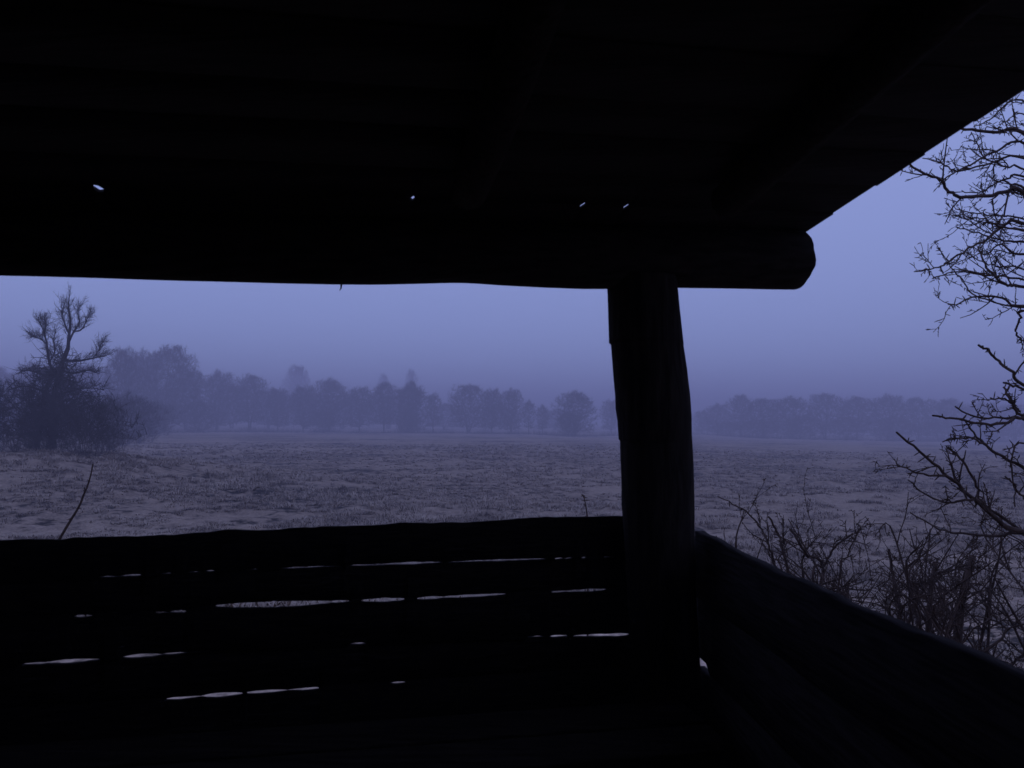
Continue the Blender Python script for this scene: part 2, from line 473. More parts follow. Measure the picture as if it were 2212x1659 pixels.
# a splinter hanging off the beam
s, z = hit_t(736, 612, -0.01)
tb = Tubes(); tb.add(smoothline([W(s, -0.01, z + 0.02), W(s + 0.002, -0.012, z - 0.008), W(s - 0.003, -0.01, z - 0.020)], 4) , [0.004, 0.003, 0.002, 0.0005])
hobj('splinter', tb.mesh('splinter', M_BEAM, 4, HUTLOC))

# --- roof boards, the joint above the beam lets four spots of sky through
DOTS = [(212, 412, 19, 8), (890, 433, 10, 5.5), (1260, 448, 8, 8), (1353, 451, 10, 8)]
dj = sorted(hit_roof(x, y) + (w, h) for x, y, w, h in DOTS)
RTH = 0.012
sr = np.linspace(S_LEFT - 0.35, s0, 420)
joint0 = np.interp(sr, [q[0] for q in dj], [q[1] for q in dj])
gap0 = np.full(len(sr), -0.014)
for (s, t, w, h) in dj:
    p = W(s, t, roofz(s, t)); dist = p[1]
    half = w / FPX * dist / 2 * 1.15
    elev = math.atan2(p[2] - EYE, dist); slope = math.atan(RC)
    g = elev - slope * 0 + 0
    need = (h / FPX * dist) / math.sin(elev + slope) + RTH / math.tan(elev + slope)
    u = np.clip(1 - np.abs(sr - s) / half, 0, 1)
    gap0 = np.where(np.abs(sr - s) < half, np.maximum(gap0, need * np.sqrt(u) * 1.12), gap0)
tcur_lo = np.full(len(sr), -0.28)
k = 0
tedge = 0.0
while True:
    if k == 0:
        lo, hi, nxt = tcur_lo, joint0 - gap0 / 2, joint0 + gap0 / 2
    else:
        tn = min(0.16 + 0.165 * k, T_BACK + 0.3)
        lo, hi = nxt, np.full(len(sr), tn) + (vnoise(sr / 0.3, sr * 0 + k, 80 + k) - 0.5) * 0.006 + 0.006
        nxt = hi - 0.012
    oz = 0.004 * (k % 2)
    end = (rng.random() - 0.5) * 0.0015
    cut = np.where(sr > s0 - 0.02, end, 0)
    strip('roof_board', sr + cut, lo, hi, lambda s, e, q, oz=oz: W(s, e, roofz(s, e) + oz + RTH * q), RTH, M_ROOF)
    k += 1
    if k > 1 and tn >= T_BACK + 0.3: break
# verge strip under the right hand ends of the roof boards, and rafters behind the beam
def rafter(name, s, t0, t1, r):
    rr = []
    for t in np.linspace(t0, t1, 14):
        rr.append((W(s + 0.01 * math.sin(t * 3 + s), t, roofz(s, t) - r * 0.97), np.array([DV[0], DV[1], 0]), up, r))
    hobj(name, log_mesh(name, rr, M_LOG, 12, 0.003, int(s * 10) + 90))
for s in (-2.85, -1.95, -0.6, s0 - 0.42):
    rafter('rafter', s, 0.30, T_BACK + 0.2, 0.045)

# --- right hand parapet: planks along the side of the hut
PA = unproj(1500, 1135, 2.20); PB = unproj(2212, 1440, 0.95)
RW0 = np.array([0.545, 2.16])
RW1 = np.array([0.640, 0.90])
RD = (RW1 - RW0) / np.linalg.norm(RW1 - RW0); RN = np.array([-RD[1], RD[0]])    # RN points outwards (+x)
if RN[0] < 0: RN = -RN
def hit_side(px, py, off=0.028):
    v = ray(px, py)
    k = (RN @ (RW0 + RN * off)) / (RN @ v[:2]); q = v * k
    return float(RD @ (q[:2] - RW0)), float(EYE + q[2])
RAIL = [(1440, 1110), (1500, 1137), (1551, 1162), (1626, 1201), (1701, 1236), (1795, 1275), (1851, 1303), (1945, 1341), (2001, 1364), (2076, 1391), (2151, 1420), (2212, 1445)]
rl = [hit_side(*p) for p in RAIL]
L_SIDE = 2.95
us = np.concatenate([np.linspace(-0.10, 1.3, 160), np.linspace(1.32, L_SIDE, 40)])
rtop = np.interp(us, [q[0] for q in rl], [q[1] for q in rl])
rtop += (vnoise(us / 0.05, us * 0 + 3, 91) - 0.5) * 0.004
def side_place(off): return lambda u, e, k: np.array([*(RW0 + RD * u + RN * (off + 0.028 * k)), e])
def base_line(z): return np.full(len(us), z)
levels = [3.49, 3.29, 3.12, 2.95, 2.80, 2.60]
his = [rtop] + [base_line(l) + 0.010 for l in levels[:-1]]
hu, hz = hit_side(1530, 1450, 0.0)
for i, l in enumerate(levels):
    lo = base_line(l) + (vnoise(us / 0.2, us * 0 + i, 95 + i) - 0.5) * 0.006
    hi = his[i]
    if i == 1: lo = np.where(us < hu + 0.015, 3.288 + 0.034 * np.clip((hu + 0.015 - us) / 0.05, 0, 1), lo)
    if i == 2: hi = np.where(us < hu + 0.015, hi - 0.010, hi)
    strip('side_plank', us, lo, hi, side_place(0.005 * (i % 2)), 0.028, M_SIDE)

# --- back and left walls, rear posts, floor (they keep the inside dark)
zz_ = 2.60; i = 0
while zz_ < roofz(0, T_BACK) - 0.03:
    h = min(0.19, roofz(-3.3, T_BACK) + 0.10 - zz_)
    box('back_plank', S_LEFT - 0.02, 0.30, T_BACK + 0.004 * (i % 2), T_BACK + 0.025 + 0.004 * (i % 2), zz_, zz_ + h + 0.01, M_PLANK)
    zz_ += 0.185; i += 1
zz_ = 2.60; i = 0
while zz_ < 5.1:
    tz = lambda t: min(zz_ + 0.195, roofz(S_LEFT, t) - 0.004)
    V = []
    for s in (S_LEFT - 0.03 - 0.004 * (i % 2), S_LEFT - 0.005 - 0.004 * (i % 2)):
        for t in (-0.10, T_BACK - 0.01):
            V += [W(s, t, zz_), W(s, t, max(zz_ + 0.01, tz(t)))]
    F = np.array([[0, 1, 3, 2], [4, 6, 7, 5], [0, 4, 5, 1], [2, 3, 7, 6], [0, 2, 6, 4], [1, 5, 7, 3]])
    if zz_ < roofz(S_LEFT, T_BACK) - 0.03: hobj('left_plank', hmesh('left_plank', V, [F], M_PLANK))
    zz_ += 0.185; i += 1
for s, t in ((S_LEFT + 0.10, 0.0), (S_LEFT + 0.10, T_BACK - 0.12), (0.32, T_BACK - 0.12)):
    rr = [(W(s, t, z), np.array([1.0, 0, 0]), np.array([0, 1.0, 0]), 0.09) for z in np.linspace(2.55, (roofz(s, t) - 0.02) if t > 0.5 else 4.38, 12)]
    hobj('post', log_mesh('post', rr, M_LOG, 16, 0.004, int(9 + t)))
i = 0; t = -0.07
while t < T_BACK - 0.02:
    box('floor_board', S_LEFT + 0.01, 0.30, t, min(t + 0.155, T_BACK - 0.004), FLOOR - 0.03, FLOOR + 0.002 * (i % 3), M_PLANK)
    t += 0.16; i += 1

# --- low bench along the front wall
bench = empty('wooden_bench', tuple(W(-1.0, 0.35, FLOOR + 0.005)), label='low dark plank bench along the slatted front wall', cat='bench')
BL = np.array(bench.location)
def bbox(name, s0_, s1_, t0_, t1_, z0_, z1_):
    V = np.array([W(s, t, z) for s in (s0_, s1_) for t in (t0_, t1_) for z in (z0_, z1_)]) - BL
    F = np.array([[0, 1, 3, 2], [4, 6, 7, 5], [0, 4, 5, 1], [2, 3, 7, 6], [0, 2, 6, 4], [1, 5, 7, 3]])
    o = obj(name, fastmesh(name, V, [F], M_PLANK), bench)
    bv = o.modifiers.new('bevel', 'BEVEL'); bv.width = 0.006; bv.segments = 2
for a, b in ((0.10, 0.255), (0.265, 0.42)):
    bbox('seat_plank', -2.7, 0.02, a, b, 3.215, 3.25)
for s in (-2.4, -1.2, -0.15):
    bbox('leg', s - 0.04, s + 0.04, 0.13, 0.39, FLOOR + 0.005, 3.214)

# ------------------------------------------------------------------ bare trees
def envelope_tree(seed, H, Wd, z_low, stems, n_pts, n_twig, twig_len, twig_w, trunk_r, spread=0.3, power=0.6, top_round=1.0, stem_top=0.85):
    """a bare crown: stems rise into an uneven envelope, branches reach sample points, twigs fan out there"""
    g = np.random.default_rng(seed)
    trunk, crown = Tubes(), Tubes()
    sp_pts = []
    for i in range(stems):
        a = g.random() * 2 * math.pi
        base = np.array([math.cos(a), math.sin(a), 0]) * (0.10 * stems * trunk_r * 2 * g.random())
        rr = Wd / 2 * spread * (0.3 + 0.9 * g.random()) if stems > 1 else Wd * 0.05
        topz = H * stem_top * (0.8 + 0.25 * g.random())
        end = np.array([math.cos(a) * rr, math.sin(a) * rr, topz])
        pts = [base + np.array([0, 0, -0.3])]
        for f in (0.25, 0.5, 0.75, 1.0):
            q = base + (end - base) * np.array([f ** 1.4, f ** 1.4, f]) + g.normal(size=3) * np.array([1, 1, 0.2]) * 0.02 * H * f
            pts.append(q)
        P = smoothline(pts, 10)
        r = trunk_r * (0.65 + 0.5 * g.random()) / (stems ** 0.35)
        R = np.linspace(r, r * 0.12, 10)
        trunk.add(P, R)
        for u in np.linspace(0.12, 1, 40):
            x = u * 9; k = min(int(x), 8); f = x - k
            sp_pts.append(np.append(P[k] * (1 - f) + P[k + 1] * f, r * (1 - u * 0.88)))
    sp_pts = np.array(sp_pts)
    lump = g.random(12) * 6
    def env(z, az):
        f = np.clip((z - z_low) / (H - z_low), 0, 1)
        prof = np.where(f < 0.5, 0.66 + 0.68 * f, np.clip(1 - (np.maximum(f - 0.5, 0) / 0.5) ** 2.3, 0, 1) ** 0.55) if top_round else (1 - f)
        prof = prof ** power
        l = 1 + 0.16 * np.sin(3 * az + lump[0] + 5 * f) + 0.12 * np.sin(5 * az + lump[1] - 8 * f) + 0.08 * np.sin(9 * az + 14 * f + lump[2])
        return Wd / 2 * prof * l
    pts = []
    for i in range(n_pts):
        z = z_low + (H - z_low) * (g.random() ** 0.85)
        az = g.random() * 2 * math.pi
        rad = env(z, az) * (0.05 + 0.95 * g.random()) ** 0.62
        x_, y_ = math.cos(az) * rad, math.sin(az) * rad
        cell = Wd * 0.16
        z = z_low + (z - z_low) * (0.80 + 0.20 * float(vnoise(x_ / cell + 40, y_ / cell + 40, seed)) + 0.05 * g.random())
        pts.append((x_, y_, z))
    pts = np.array(pts)
    ns = len(sp_pts)
    nodes = np.vstack([sp_pts[:, :3], pts])
    # grow outwards: each point joins the nearest wood already there, preferring wood below it
    d0 = np.min(np.linalg.norm(pts[:, None, :] - sp_pts[None, :, :3], axis=2), axis=1)
    order = np.argsort(d0)
    have = np.zeros(len(nodes), bool); have[:ns] = True
    par = np.full(len(nodes), -1)
    for i in order:
        p = pts[i]; idx = np.nonzero(have)[0]
        d = p - nodes[idx]
        dist = np.linalg.norm(d, axis=1)
        cost = dist + 1.2 * np.clip(-d[:, 2], 0, None) + 0.7 * np.hypot(d[:, 0], d[:, 1])
        par[ns + i] = idx[int(np.argmin(cost))]; have[ns + i] = True
    desc = np.zeros(len(nodes))
    for i in order[::-1]:
        k = ns + i
        desc[k] += 1; desc[par[k]] += desc[k]
    for i in range(n_pts):
        k = ns + i; p = nodes[k]; q = nodes[par[k]]
        L = np.linalg.norm(p - q)
        mid = (q + p) / 2 + g.normal(size=3) * 0.07 * L
        rb = 0.007 * H / 13 * 1.25 * math.sqrt(desc[k]) + 0.006
        crown.add([q, mid, p], [rb, rb * 0.85, rb * 0.7])
        dirb = unit(p - q)
        for j in range(n_twig):
            dd = unit(dirb * 0.4 + np.array([0, 0, 0.75]) + g.normal(size=3) * 0.6)
            st = q + (p - q) * (0.3 + 0.7 * g.random()) if j % 2 else p
            Lt = twig_len * (0.5 + 0.8 * g.random())
            crown.twig(st, st + dd * Lt, twig_w * (0.7 + 0.6 * g.random()))
    return trunk, crown

VAR = {}
def variant(key, tm, cm, **kw):
    t, c = envelope_tree(**kw)
    VAR[key] = (t.mesh(key + '_trunk', tm, 5), c.mesh(key + '_crown', cm, 3, smooth=False), kw['H'], kw['Wd'])
variant('alder_a', M_FARBARK, M_FARTWIG, seed=1, H=13, Wd=8, z_low=1.2, stems=4, n_pts=1700, n_twig=8, twig_len=0.9, twig_w=0.035, trunk_r=0.22, spread=0.55)
variant('alder_b', M_FARBARK, M_FARTWIG, seed=2, H=13, Wd=9, z_low=1.6, stems=6, n_pts=1800, n_twig=8, twig_len=0.9, twig_w=0.035, trunk_r=0.24, spread=0.7)
variant('alder_c', M_FARBARK, M_FARTWIG, seed=3, H=13, Wd=6, z_low=1.4, stems=2, n_pts=1400, n_twig=8, twig_len=0.85, twig_w=0.035, trunk_r=0.2, spread=0.4)
variant('alder_d', M_FARBARK, M_FARTWIG, seed=4, H=13, Wd=7, z_low=2.2, stems=3, n_pts=1500, n_twig=8, twig_len=0.9, twig_w=0.035, trunk_r=0.2, spread=0.5, power=0.7)
variant('sapling', M_FARBARK, M_FARTWIG, seed=5, H=9, Wd=3.6, z_low=1.5, stems=1, n_pts=600, n_twig=8, twig_len=0.7, twig_w=0.03, trunk_r=0.12)
variant('dense', M_FARBARK, M_DARKTWIG, seed=6, H=12, Wd=8, z_low=0.3, stems=5, n_pts=1900, n_twig=10, twig_len=0.9, twig_w=0.045, trunk_r=0.22, spread=0.6)
variant('big', M_FARBARK, M_FARTWIG, seed=7, H=19, Wd=16, z_low=1.5, stems=5, n_pts=2400, n_twig=10, twig_len=1.2, twig_w=0.05, trunk_r=0.4, spread=0.6)
variant('thorn_a', M_FARBARK, M_DARKTWIG, seed=8, H=6.5, Wd=7, z_low=0.1, stems=9, n_pts=1000, n_twig=8, twig_len=0.75, twig_w=0.022, trunk_r=0.10, spread=0.8)
variant('thorn_b', M_FARBARK, M_DARKTWIG, seed=9, H=6.0, Wd=5.5, z_low=0.1, stems=7, n_pts=850, n_twig=8, twig_len=0.7, twig_w=0.022, trunk_r=0.09, spread=0.8)
variant('spire', M_FARBARK, M_FARTWIG, seed=10, H=22, Wd=6, z_low=2, stems=1, n_pts=700, n_twig=7, twig_len=1.2, twig_w=0.05, trunk_r=0.2, stem_top=0.9)

def tree(name, key, cx, depth, top, width, label, cat='tree', group=None, rot=None):
    """stand a tree on the meadow below picture column cx, as tall as `top` says at that distance"""
    p = unproj(cx, 930, depth)
    z = float(base_height(p[0], p[1]))
    v = unproj(cx, top, depth)
    Hh = v[2] - z
    wd = width / FPX * depth
    tm, cm, H0, W0 = VAR[key]
    o = empty(name, (p[0], p[1], z), label=label, cat=cat, group=group)
    o.scale = (wd / W0, wd / W0, Hh / H0)
    o.rotation_euler.z = rng.random() * 6.28 if rot is None else rot
    obj('trunk', tm, o); obj('crown', cm, o)
    return o
G = 'bare trees along the far edge of the meadow'
TREES = [
    ('alder_tree', 'big', 352, 172, 745, 165, 'tall broad hazy domed tree, highest at the left of the tree line'),
    ('alder_tree', 'alder_d', 262, 150, 752, 80, 'hazy upright tree between the old gnarled tree and the tall dome'),
    ('alder_tree', 'alder_a', 468, 196, 802, 95, 'grey bare tree adjoining the right flank of the tall dome'),
    ('alder_tree', 'alder_d', 540, 200, 810, 80, 'grey bare tree with level top, second right of the tall dome'),
    ('alder_tree', 'alder_c', 600, 205, 836, 62, 'low pale tree in the dip left of the faint background dome'),
    ('alder_tree', 'alder_d', 640, 420, 790, 60, 'faint domed tree rising behind the tree line left of centre'),
    ('alder_tree', 'alder_c', 655, 204, 832, 66, 'pale slim tree in front of the faint background dome'),
    ('alder_tree', 'alder_a', 712, 203, 818, 92, 'rounded bare tree above the dark conical bush'),
    ('alder_tree', 'alder_c', 776, 206, 834, 70, 'bare tree between the rounded tree and the two faint slim tops'),
    ('alder_tree', 'alder_d', 830, 203, 826, 74, 'bare tree just left of the dense dark tree near the centre'),
    ('alder_tree', 'dense', 888, 196, 826, 72, 'dense dark tree, darkest of the central tree line'),
    ('alder_tree', 'sapling', 935, 200, 848, 44, 'slim tree with a single trunk left of the widest fan-stemmed tree'),
    ('alder_tree', 'alder_b', 1012, 200, 832, 98, 'wide tree with many fanned stems and a domed crown'),
    ('alder_tree', 'alder_c', 1062, 203, 838, 56, 'bare tree leaning into the right side of the fan-stemmed tree'),
    ('alder_tree', 'alder_a', 1104, 200, 840, 60, 'compact rounded tree right of the fan-stemmed tree'),
    ('alder_tree', 'sapling', 1142, 203, 864, 34, 'small tree stepping down beside the compact rounded tree'),
    ('alder_tree', 'sapling', 1172, 205, 874, 32, 'smallest thin tree just left of the lone round tree'),
    ('alder_tree', 'alder_a', 1243, 178, 845, 92, 'lone round bushy tree nearest the thick log post'),
    ('alder_tree', 'alder_c', 1320, 235, 862, 50, 'pale tree half hidden by the left edge of the log post'),
    ('poplar_tree', 'spire', 828, 500, 804, 34, 'faint slim tree top behind the tree line, left of two'),
    ('poplar_tree', 'spire', 888, 500, 795, 36, 'faint taller slim tree top straight behind the dense dark tree'),
]
FAR = 1.36
for nm, key, cx, dp, tp, wd, lab in TREES:
    tree(nm, key, cx, dp * FAR, tp, wd, lab, 'tree', G if nm == 'alder_tree' else 'slim tree tops behind the tree line')
BUSH = [
    ('thorn_a', 698, 196, 884, 60, 'dark conical bush at the foot of the tree line left of centre'),
    ('thorn_a', 330, 150, 872, 105, 'dark hazy bush at the foot of the tall domed tree'),
    ('thorn_b', 430, 172, 868, 80, 'dark bush in shade at the right foot of the tall dome'),
    ('thorn_b', 880, 190, 888, 54, 'dark low bush below the dense dark tree'),
    ('thorn_b', 1228, 174, 890, 56, 'dark undergrowth at the foot of the lone round tree'),
    ('thorn_a', 34, 42, 822, 150, 'dark thorn bush at the left edge beside the old gnarled tree'),
    ('thorn_b', 104, 43, 858, 120, 'dark thorn bush behind the double trunk of the old tree'),
    ('thorn_a', 182, 41, 850, 120, 'dark thorn bush right against the old gnarled tree'),
    ('thorn_b', 232, 56, 858, 80, 'rightmost dark thorn bush of the old tree thicket'),
    ('thorn_a', -60, 44, 806, 150, 'dark thorn bush cut off by the left picture edge'),
    ('thorn_b', 300, 118, 860, 96, 'hazy thorn bush between the old tree thicket and the tall dome'),
    ('thorn_a', 262, 105, 846, 100, 'wide hazy thorn bush rising behind the right end of the old tree thicket'),
    ('thorn_b', 335, 128, 868, 90, 'pale hazy thorn bush at the left foot of the tall dome'),
]
for key, cx, dp, tp, wd, lab in BUSH:
    tree('thorn_bush', key, cx, dp * (FAR if dp > 120 else 1), tp, wd, lab, 'bush', 'dark bushes along the meadow')

# woods that read as one mass in the mist
def wood(name, items, label):
    Vs, F3, F4, off = [], [], [], 0
    for (key, cx, dp, tp, wd) in items:
        dp *= FAR
        p = unproj(cx, 930, dp); z = float(base_height(p[0], p[1])); v = unproj(cx, tp, dp)
        for me in VAR[key][:2]:
            H0, W0 = VAR[key][2:]
            n = len(me.vertices); co = np.empty(n * 3, np.float32); me.vertices.foreach_get('co', co); co = co.reshape(-1, 3)
            a = rng.random() * 6.28; ca, sa = math.cos(a), math.sin(a)
            k = wd / FPX * dp / W0
            q = np.stack([(co[:, 0] * ca - co[:, 1] * sa) * k + p[0], (co[:, 0] * sa + co[:, 1] * ca) * k + p[1], co[:, 2] * (v[2] - z) / H0 + z], -1)
            Vs.append(q)
            m = len(me.polygons); ls = np.empty(m, np.int32); lt = np.empty(m, np.int32); li = np.empty(len(me.loops), np.int32)
            me.polygons.foreach_get('loop_start', ls); me.polygons.foreach_get('loop_total', lt); me.loops.foreach_get('vertex_index', li)
            for T, F in ((3, F3), (4, F4)):
                st = ls[lt == T]
                if len(st): F.append(li[st[:, None] + np.arange(T)[None]] + off)
            off += n
    o = obj(name, fastmesh(name, np.concatenate(Vs), [np.concatenate(F3), np.concatenate(F4)], M_FARTWIG))
    tag(o, label, 'wood', kind='stuff')
RW = [('alder_c', 1517, 262, 886, 50), ('alder_a', 1550, 240, 872, 60), ('alder_d', 1600, 226, 853, 66), ('alder_b', 1650, 215, 862, 90),
      ('alder_a', 1710, 212, 857, 92), ('alder_b', 1782, 214, 851, 90), ('alder_d', 1850, 218, 857, 90), ('alder_a', 1918, 216, 853, 92),
      ('alder_b', 1985, 222, 860, 92), ('alder_d', 2050, 230, 862, 92), ('alder_a', 2120, 238, 868, 92), ('alder_b', 2190, 246, 874, 92), ('alder_a', 2270, 250, 874, 92),
      ('thorn_a', 1640, 208, 905, 90), ('thorn_b', 1730, 205, 898, 100), ('thorn_a', 1830, 206, 900, 100), ('thorn_b', 1930, 208, 902, 100), ('thorn_a', 2030, 215, 905, 100), ('thorn_b', 2140, 226, 905, 100), ('thorn_a', 1575, 225, 910, 80)]
wood('far_wood', RW, 'long low misty wood right of the log post')
LW = [('big', -40, 200, 790, 160), ('big', 90, 190, 785, 150), ('alder_b', 190, 190, 790, 110), ('alder_a', 400, 215, 800, 100), ('alder_b', 300, 240, 770, 120),
      ('alder_b', 500, 250, 832, 100), ('alder_a', 580, 250, 842, 90), ('alder_b', 740, 260, 850, 110), ('alder_a', 960, 270, 872, 100), ('alder_b', 1080, 280, 874, 110), ('alder_a', 1200, 290, 885, 110), ('alder_b', 1390, 280, 880, 110), ('alder_b', 840, 270, 855, 110), ('alder_b', 660, 255, 850, 110)]
wood('hazy_wood', LW, 'faint hazy wood behind the central and left tree line')

def undergrowth():
    g = np.random.default_rng(55)
    T = Tubes()
    line = [(235, 118), (300, 150), (380, 168), (470, 190), (560, 196), (700, 198), (860, 194), (1000, 197), (1150, 196), (1240, 174), (1330, 205), (1420, 240), (1520, 250), (1580, 222), (1650, 206), (1800, 204), (1950, 206), (2100, 220), (2300, 240)]
    lx = [q[0] for q in line]; ld = [q[1] for q in line]
    for i in range(15000):
        cx = 235 + 2065 * g.random(); dp = (float(np.interp(cx, lx, ld)) + 3.0 * g.random()) * FAR
        p = unproj(cx, 930, dp); p[2] = float(base_height(p[0], p[1])) + 0.05
        h = (0.5 + 1.9 * g.random() ** 2) * (0.35 + 1.3 * float(vnoise(cx / 30.0, 0.0, 17)))
        d = unit(g.normal(size=3) * 0.45 + np.array([0, 0, 1.0]))
        T.twig(p, p + d * h, 0.10 + 0.06 * g.random())
    o = obj('undergrowth', T.mesh('undergrowth', M_DARKTWIG, 3, smooth=False))
    tag(o, 'low dark scrub along the foot of the misty tree line', 'undergrowth', kind='stuff')
undergrowth()

# ------------------------------------------------------------------ the old gnarled tree on the left
def old_tree():
    D = 44.0
    base = unproj(112, 985, D); gzv = float(base_height(base[0], base[1]))
    o = empty('gnarled_tree', (base[0], base[1], gzv), label='old gnarled tree with ragged bare top standing in the left thicket', cat='tree')
    org = np.array([base[0], base[1], gzv])
    g = np.random.default_rng(33)
    def L(pts, dd=0.0, k=14):
        n = len(pts)
        return smoothline([unproj(x, y, D + dd * i / max(1, n - 1)) for i, (x, y) in enumerate(pts)], k)
    trunk, crown = Tubes(), Tubes()
    limbs = [
        ([(116, 1000), (113, 917), (117, 863), (128, 803), (140, 770), (147, 752)], 0, 0.34, 0.20, trunk),
        ([(77, 1000), (86, 917), (100, 845), (118, 800), (130, 796)], 1.0, 0.26, 0.14, trunk),
        ([(147, 752), (149, 725), (152, 697), (148, 665), (150, 637)], -0.8, 0.19, 0.03, crown),
        ([(148, 740), (160, 715), (172, 697), (168, 678), (171, 660)], 0.8, 0.13, 0.03, crown),
        ([(160, 716), (176, 712), (188, 690), (197, 673)], 1.6, 0.09, 0.02, crown),
        ([(149, 720), (140, 700), (134, 680), (140, 655)], -1.2, 0.10, 0.02, crown),
        ([(118, 812), (106, 780), (101, 742), (93, 713), (82, 690)], -1.5, 0.17, 0.03, crown),
        ([(101, 744), (86, 732), (66, 727)], -2.0, 0.08, 0.02, crown),
        ([(96, 724), (98, 705), (95, 688)], 1.0, 0.07, 0.02, crown),
        ([(108, 780), (118, 760), (116, 732), (121, 715)], 1.4, 0.09, 0.02, crown),
        ([(138, 778), (166, 780), (200, 774), (231, 768)], 1.0, 0.15, 0.03, crown),
        ([(200, 775), (212, 758), (222, 738)], 1.6, 0.07, 0.02, crown),
        ([(130, 800), (160, 806), (190, 800), (215, 808)], -2, 0.12, 0.03, crown),
        ([(120, 815), (90, 808), (60, 800), (40, 806)], 2, 0.13, 0.03, crown),
        ([(116, 860), (80, 840), (50, 835), (20, 842)], -2, 0.13, 0.03, crown),
        ([(118, 860), (150, 845), (190, 838), (225, 842)], 2, 0.13, 0.03, crown),
    ]
    for pts, dd, r0_, r1_, T in limbs:
        P = L(pts, dd)
        R = 0.58 * np.linspace(r0_, r1_, len(P)) * (1 + 0.12 * (g.random(len(P)) - 0.5))
        T.add(P - org, R)
        if T is crown:
            for u in g.random(44):
                k = min(int((0.15 + 0.85 * u) * (len(P) - 1)), len(P) - 2)
                st = P[k] + (P[k + 1] - P[k]) * g.random()
                d = unit(unit(P[k + 1] - P[k]) * 0.7 + g.normal(size=3) * 0.45 + np.array([0, 0, 0.55]))
                ln = 0.30 + 0.55 * g.random()
                mid = st + d * ln * 0.5 + g.normal(size=3) * 0.06
                en = st + d * ln + g.normal(size=3) * 0.12
                crown.add([st - org, mid - org, en - org], [0.013, 0.010, 0.005])
                for j in range(8):
                    s2 = st + (en - st) * (0.3 + 0.7 * g.random())
                    d2 = unit(d * 0.9 + g.normal(size=3) * 0.55)
                    crown.twig(s2 - org, s2 + d2 * (0.16 + 0.30 * g.random()) - org, 0.013)
    # dense lower crown
    for i in range(1100):
        y = 758 + 192 * g.random() ** 0.60; x = g.normal(125, 14 + (y - 758) * 0.33)
        p = unproj(x, y, D + g.normal() * 1.4)
        d = unit(g.normal(size=3) + np.array([0, 0, 0.3])); ln = 0.5 + 0.6 * g.random()
        crown.add([p - org, p + d * ln * .5 + g.normal(size=3) * .06 - org, p + d * ln - org], [0.022, 0.016, 0.008])
        for j in range(7):
            s2 = p + d * ln * g.random(); d2 = unit(d * 0.4 + g.normal(size=3))
            crown.twig(s2 - org, s2 + d2 * (0.3 + 0.4 * g.random()) - org, 0.026)
    obj('trunk', trunk.mesh('old_trunk', M_BARK, 8), o)
    obj('crown', crown.mesh('old_crown', M_DARKTWIG, 4), o)
old_tree()

# ------------------------------------------------------------------ bare shrubs close by on the right
def z4(x, y): return ((1960 + x / 2.073) * 0.86406, (200 + y / 2.073) * 0.86406)
def z5(x, y): return ((1960 + x / 2.073) * 0.86406, (900 + y / 2.073) * 0.86406)
def zL(x, y): return ((1600 + x / 2.304) * 0.86406, (1240 + y / 2.304) * 0.86406)
g9 = np.random.default_rng(99)
def grow_twigs(T, P, R, n, lmin, lmax, level=1, droop=0.0, plane=0.55):
    """side twigs with spurs along a branch"""
    for i in range(n):
        u = 0.12 + 0.86 * g9.random(); x = u * (len(P) - 1); k = min(int(x), len(P) - 2); f = x - k
        st = P[k] + (P[k + 1] - P[k]) * f
        along = unit(P[k + 1] - P[k])
        side = unit(np.cross(along, unit(g9.normal(size=3) * np.array([plane, 1.0, plane]))))
        d = unit(along * (0.5 + 0.4 * g9.random()) + side * (0.6 + 0.3 * g9.random()) + np.array([0, 0, 0.12]))
        L = lmin + (lmax - lmin) * g9.random() ** 1.5
        L *= 1.0 - 0.45 * u
        pts = [st]
        for j in range(1, 5):
            d = unit(d + g9.normal(size=3) * 0.16 + np.array([0, 0, 0.05]))
            pts.append(pts[-1] + d * L / 4)
        rb = min(R[k] * 0.65, 0.0021 + 0.009 * L)
        Rt = np.linspace(rb, max(0.0012, rb * 0.5), 5)
        T.add(pts, Rt)
        Q = np.array(pts)
        for j in range(int(2 + L * 22)):           # spurs and buds
            v = g9.random(); kk = min(int(v * 4), 3); s2 = Q[kk] + (Q[kk + 1] - Q[kk]) * (v * 4 - kk)
            d2 = unit(unit(Q[kk + 1] - Q[kk]) * 0.5 + g9.normal(size=3) * 0.7)
            l2 = 0.008 + 0.018 * g9.random()
            T.add([s2, s2 + d2 * l2 * 0.6, s2 + d2 * l2], [0.0014, 0.0018, 0.0006])
        if level > 0:
            grow_twigs(T, Q, Rt, int(2 + 3 * g9.random()), lmin * 0.5, lmax * 0.45, level - 1)
def traced_branch(root, org, pts, depth, ddepth, r0_, r1_, n_tw, lmin=0.10, lmax=0.42, start=None, level=1):
    n = len(pts)
    P = [unproj(x, y, depth + ddepth * i / max(1, n - 1) + 0.03 * math.sin(i * 2.1 + depth * 7)) for i, (x, y) in enumerate(pts)]
    if start is not None: P = [np.asarray(start)] + P
    P = smoothline(P, max(14, 4 * len(P)))
    P = P + g9.normal(size=P.shape) * 0.0025
    R = r0_ + (r1_ - r0_) * np.linspace(0, 1, len(P)) ** 0.8
    T = Tubes(); T.add(P, R)
    for j in range(int(len(P) * 0.7)):
        k = int(g9.integers(2, len(P) - 1)); d2 = unit(g9.normal(size=3)); l2 = 0.012 + 0.02 * g9.random()
        T.add([P[k], P[k] + d2 * (R[k] + l2 * .6), P[k] + d2 * (R[k] + l2)], [0.0022, 0.0022, 0.0008])
    grow_twigs(T, P, R, n_tw, lmin, lmax, level)
    obj('branch', T.mesh('branch', M_TWIG, 5, org), root)
